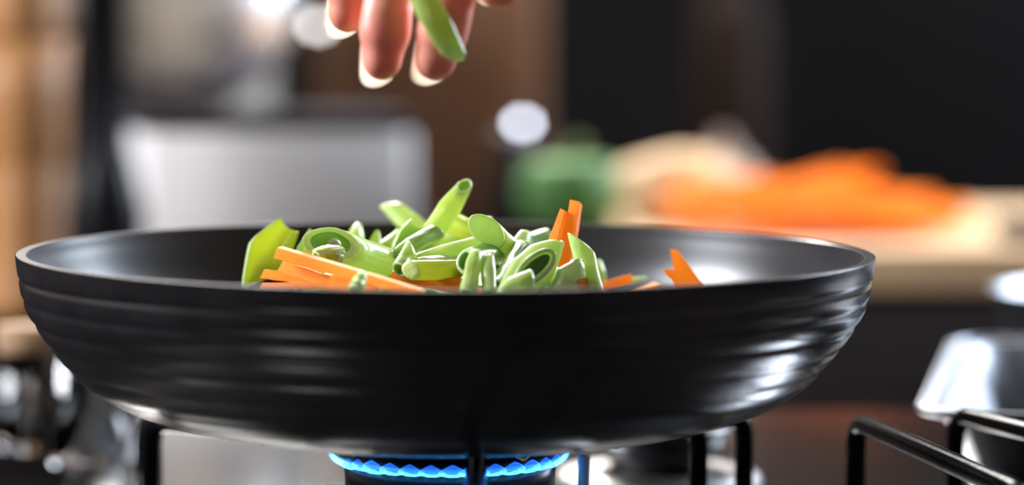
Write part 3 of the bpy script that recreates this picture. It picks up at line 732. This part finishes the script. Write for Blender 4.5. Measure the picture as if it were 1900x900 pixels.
lathe('indicator_lamp', [(0, zl - 0.006), (0.003, zl - 0.0035), (0.0042, zl), (0.003, zl + 0.0035), (0, zl + 0.0045)], M['glint'], kt, 24)
for ch in kt.children:
    if ch.name.startswith(('glint_stalk', 'indicator_lamp')): ch.location.x = gx(970, Y) - gx(955, Y)

# chopping board at right with vegetables
BT = HOB + 0.034
brd = tag(empty('chopping_board', (0.36, 2.22, WT)), 'pale wooden chopping board at right carrying the carrot heap', 'chopping board')
box('board_slab', (-0.27, 0.36, -0.27, 0.24, 0.006, BT - WT), M['board'], brd, bev=0.004, smooth=True)
for sx in (-0.24, 0.33):
    for sy in (-0.24, 0.21):
        lathe('foot', [(0, 0), (0.012, 0), (0.013, 0.0065), (0, 0.0065)], M['black_cap'], brd, 20, (sx, sy, 0))
# carrot heap
c0 = carrot(Vector((-0.03, 0, 0)), Vector((0.03, 0, 0)), 20, 'carrot stick in the blurred orange heap on the board', group='carrot sticks heaped on the chopping board')
me_list = [c0.data]
for k in range(3):
    o = carrot(Vector((-0.025 - 0.004 * k, 0, 0)), Vector((0.025 + 0.004 * k, 0, 0)), 19 + 2 * k, 'x'); me_list.append(o.data); bpy.data.objects.remove(o)
first = True
for k in range(220):
    t = R.random()
    x = 0.122 + 0.170 * t + R.uniform(-.02, .02); y = 2.12 + R.uniform(-.10, .10)
    top = 0.046 * max(0.18, math.sin(math.pi * min(1, 0.20 + t * 0.8)) ** 0.8) * (1 - 0.55 * abs(y - 2.12) / 0.10)
    z = BT + 0.005 + R.random() ** 0.6 * top
    m4 = Matrix.Translation((x, y, z)) @ Matrix.Rotation(R.uniform(-.7, .7) + (1.57 if R.random() < .2 else 0), 4, 'Z') @ Matrix.Rotation(R.uniform(-.25, .25), 4, 'Y') @ Matrix.Rotation(R.uniform(-.6, .6), 4, 'X')
    if first: o = c0; first = False
    else:
        o = c0.copy(); o.data = me_list[k % 4]; sc.collection.objects.link(o)
    o.matrix_world = m4
# green pepper, pale root, onion
Y = 2.05
gp = tag(empty('green_pepper', (gx(1062, Y), Y, BT)), 'dark green bell pepper at the left end of the chopping board', 'pepper')
vs_, fs = [], []
nu, nv = 48, 24
for i in range(nv + 1):
    ph = math.pi * i / nv
    for k in range(nu):
        a = 2 * math.pi * k / nu
        lob = 1 + 0.10 * abs(math.cos(2 * a)) - 0.05
        r = 0.037 * math.sin(ph) ** 0.7 * lob
        z = 0.035 - 0.035 * math.cos(ph) - 0.010 * max(0, math.cos(math.pi - ph)) ** 6 * 1.2 + (0.004 * max(0, math.cos(ph)) ** 8)
        vs_.append((r * math.cos(a), r * math.sin(a), z))
for i in range(nv):
    for k in range(nu):
        k2 = (k + 1) % nu; fs.append((i * nu + k, i * nu + k2, (i + 1) * nu + k2, (i + 1) * nu + k))
mesh('pepper_body', vs_, fs, M['pepper'], gp)
tube('pepper_stalk', catmull([(0, 0, 0.056), (0.001, 0, 0.066), (0.006, 0.002, 0.076)], 4), [0.006, 0.0045, 0.0035, 0.003, 0.003, 0.003, 0.003, 0.003, 0.0035], M['pepper_stem'], gp)
Y = 2.20
rt = tag(empty('root_vegetable', (gx(1255, Y), Y, BT)), 'pale beige peeled root vegetable beside the carrot heap', 'vegetable')
def lumpy(name, rx, ry, rz, cz, m, parent, amp=0.1, seed=0, cx=0):
    bm = bmesh.new(); bmesh.ops.create_uvsphere(bm, u_segments=40, v_segments=24, radius=1)
    for v in bm.verts:
        k = 1 + amp * noise.noise(v.co * 1.6 + Vector((seed, 0, 0)))
        v.co = Vector((cx + v.co.x * rx * k, v.co.y * ry * k, cz + v.co.z * rz * k))
    return from_bm(name, bm, m, parent)
lumpy('root_body', 0.056, 0.04, 0.031, 0.030, M['root'], rt, 0.14, 3)
tube('root_tip', catmull([(0.045, 0, 0.030), (0.062, -0.003, 0.027), (0.085, -0.010, 0.012)], 5), [0.018 - 0.0014 * i for i in range(11)], M['root'], rt, 16)
Y = 2.32
on = tag(empty('onion', (gx(1345, Y), Y, BT)), 'brown onion half seen above the root vegetable', 'onion')
lathe('onion_bulb', [(0, 0.0), (0.012, 0.001), (0.026, 0.010), (0.032, 0.025), (0.028, 0.041), (0.015, 0.054), (0.006, 0.062), (0.004, 0.072), (0, 0.073)], M['onion'], on, 40)
tube('onion_root', [(0, 0, 0.001), (0.001, 0.0, 0.0002)], 0.005, M['cork'], on)
# knife lying at the right end of the board
kn = tag(empty('kitchen_knife', (gx(1880, 2.02), 2.02, BT)), 'black-handled knife at the right end of the chopping board', 'knife')
hdl = box('knife_handle', (-0.014, 0.10, -0.012, 0.012, 0.001, 0.019), M['black_cap'], kn, bev=0.006, smooth=True)
for i in range(3): lathe('rivet', [(0, 0.0192), (0.003, 0.0192), (0.003, 0.0196), (0, 0.0198)], M['chrome'], hdl, 14, (0.01 + 0.035 * i, 0, 0))
mesh('knife_blade', [(0.10, -0.014, 0.008), (0.10, 0.016, 0.008), (0.28, 0.014, 0.008), (0.30, 0.010, 0.008), (0.24, -0.010, 0.008),
                     (0.10, -0.014, 0.0105), (0.10, 0.016, 0.0105), (0.28, 0.014, 0.0105), (0.30, 0.010, 0.0105), (0.24, -0.010, 0.0105)],
     [(4, 3, 2, 1, 0), (5, 6, 7, 8, 9)] + [(i, (i + 1) % 5, (i + 1) % 5 + 5, i + 5) for i in range(5)], M['chrome'], kn, False)
# brown bottle in the dark behind
Y = 2.75
bbt = tag(empty('bottle', (gx(1360, Y), Y, WT)), 'dark brown bottle standing in shadow against the black wall', 'bottle')
lathe('bottle_body', [(0, 0), (0.034, 0), (0.036, 0.005), (0.036, 0.20), (0.030, 0.225), (0.014, 0.25), (0.013, 0.30), (0, 0.30)], M['brown_glass'], bbt, 40)
lathe('bottle_cap', [(0, 0.3005), (0.0145, 0.3005), (0.0145, 0.325), (0, 0.326)], M['black_cap'], bbt, 32)

# steel tray at lower right
def tray(name, cx_, cy_, hx, hy, h, rz, label):
    t = tag(empty(name, (cx_, cy_, HOB), rz), label, 'tray')
    def loop(hx, hy, r, z, n=8):
        out = []
        for (sx, sy, a0) in ((1, 1, 0), (-1, 1, 90), (-1, -1, 180), (1, -1, 270)):
            for i in range(n + 1):
                a = math.radians(a0 + 90 * i / n)
                out.append((sx * (hx - r) + r * math.cos(a), sy * (hy - r) + r * math.sin(a), z))
        return out
    loops = [loop(hx - .022, hy - .022, .012, 0.0003), loop(hx - .018, hy - .018, .016, 0.002), loop(hx - .004, hy - .004, .02, h - .002), loop(hx + .004, hy + .004, .024, h),
             loop(hx + .004, hy + .004, .024, h + .0012), loop(hx - .005, hy - .005, .02, h), loop(hx - .019, hy - .019, .016, .004), loop(hx - .025, hy - .025, .012, .002)]
    vs_ = [v for l in loops for v in l]; n = len(loops[0]); fs = []
    for i in range(len(loops) - 1):
        for k in range(n): fs.append((i * n + k, i * n + (k + 1) % n, (i + 1) * n + (k + 1) % n, (i + 1) * n + k))
    fs.append(tuple(range(n))[::-1]); fs.append(tuple((len(loops) - 1) * n + k for k in range(n)))
    mesh('tray_body', vs_, fs, M['steel_soft'], t)
    bead = [Vector(v) for v in loop(hx + .004, hy + .004, .024, h + .0005)]; bead.append(bead[0])
    tube('rolled_edge', bead, 0.0022, M['steel_soft'], t, 8, caps=False)
    return t
tray('steel_tray', 0.29, 1.16, 0.10, 0.13, 0.040, -0.22, 'shallow stainless steel tray at the lower right edge')
sb = tag(empty('steel_bowl', (0.345, 1.50, WT)), 'round stainless steel bowl behind the steel tray at the right edge', 'bowl')
lathe('bowl_wall', [(0, 0.001), (0.03, 0.001), (0.05, 0.010), (0.065, 0.026), (0.073, 0.05), (0.0755, 0.051), (0.0755, 0.052), (0.072, 0.051), (0.063, 0.027), (0.048, 0.012), (0.03, 0.004), (0, 0.003)], M['steel_soft'], sb, 64)
lathe('bowl_foot', [(0.026, 0), (0.03, 0), (0.03, 0.0015), (0.026, 0.0015)], M['steel_soft'], sb, 40)
# amber oil jar and tumbler at lower left
def tumbler(name, loc, r, h, label, cat, fill=None, cork=False):
    t = tag(empty(name, loc), label, cat)
    lathe('glass_wall', [(0, 0), (r * .88, 0), (r * .93, .003), (r, h), (r * .955, h), (r * .88, .007), (0, .006)], M['glass'], t, 40)
    if fill: lathe('contents', [(0, .0063), (r * .865, .0073), (r * .92, h * fill), (0, h * fill)], M['amber'], t, 40)
    if cork: lathe('stopper', [(0, h * .86), (r * .93, h * .86), (r * .97, h + .012), (0, h + .012)], M['cork'], t, 32)
    return t
z = WT
tumbler('oil_jar', (gx(48, 1.25), 1.25, z), 0.0165, 0.046, 'small corked glass jar with amber contents at the lower left', 'jar', 0.8, True)
tumbler('glass_tumbler', (gx(165, 1.20), 1.20, z), 0.021, 0.062, 'clear glass tumbler at lower left beside the pan support', 'glass')
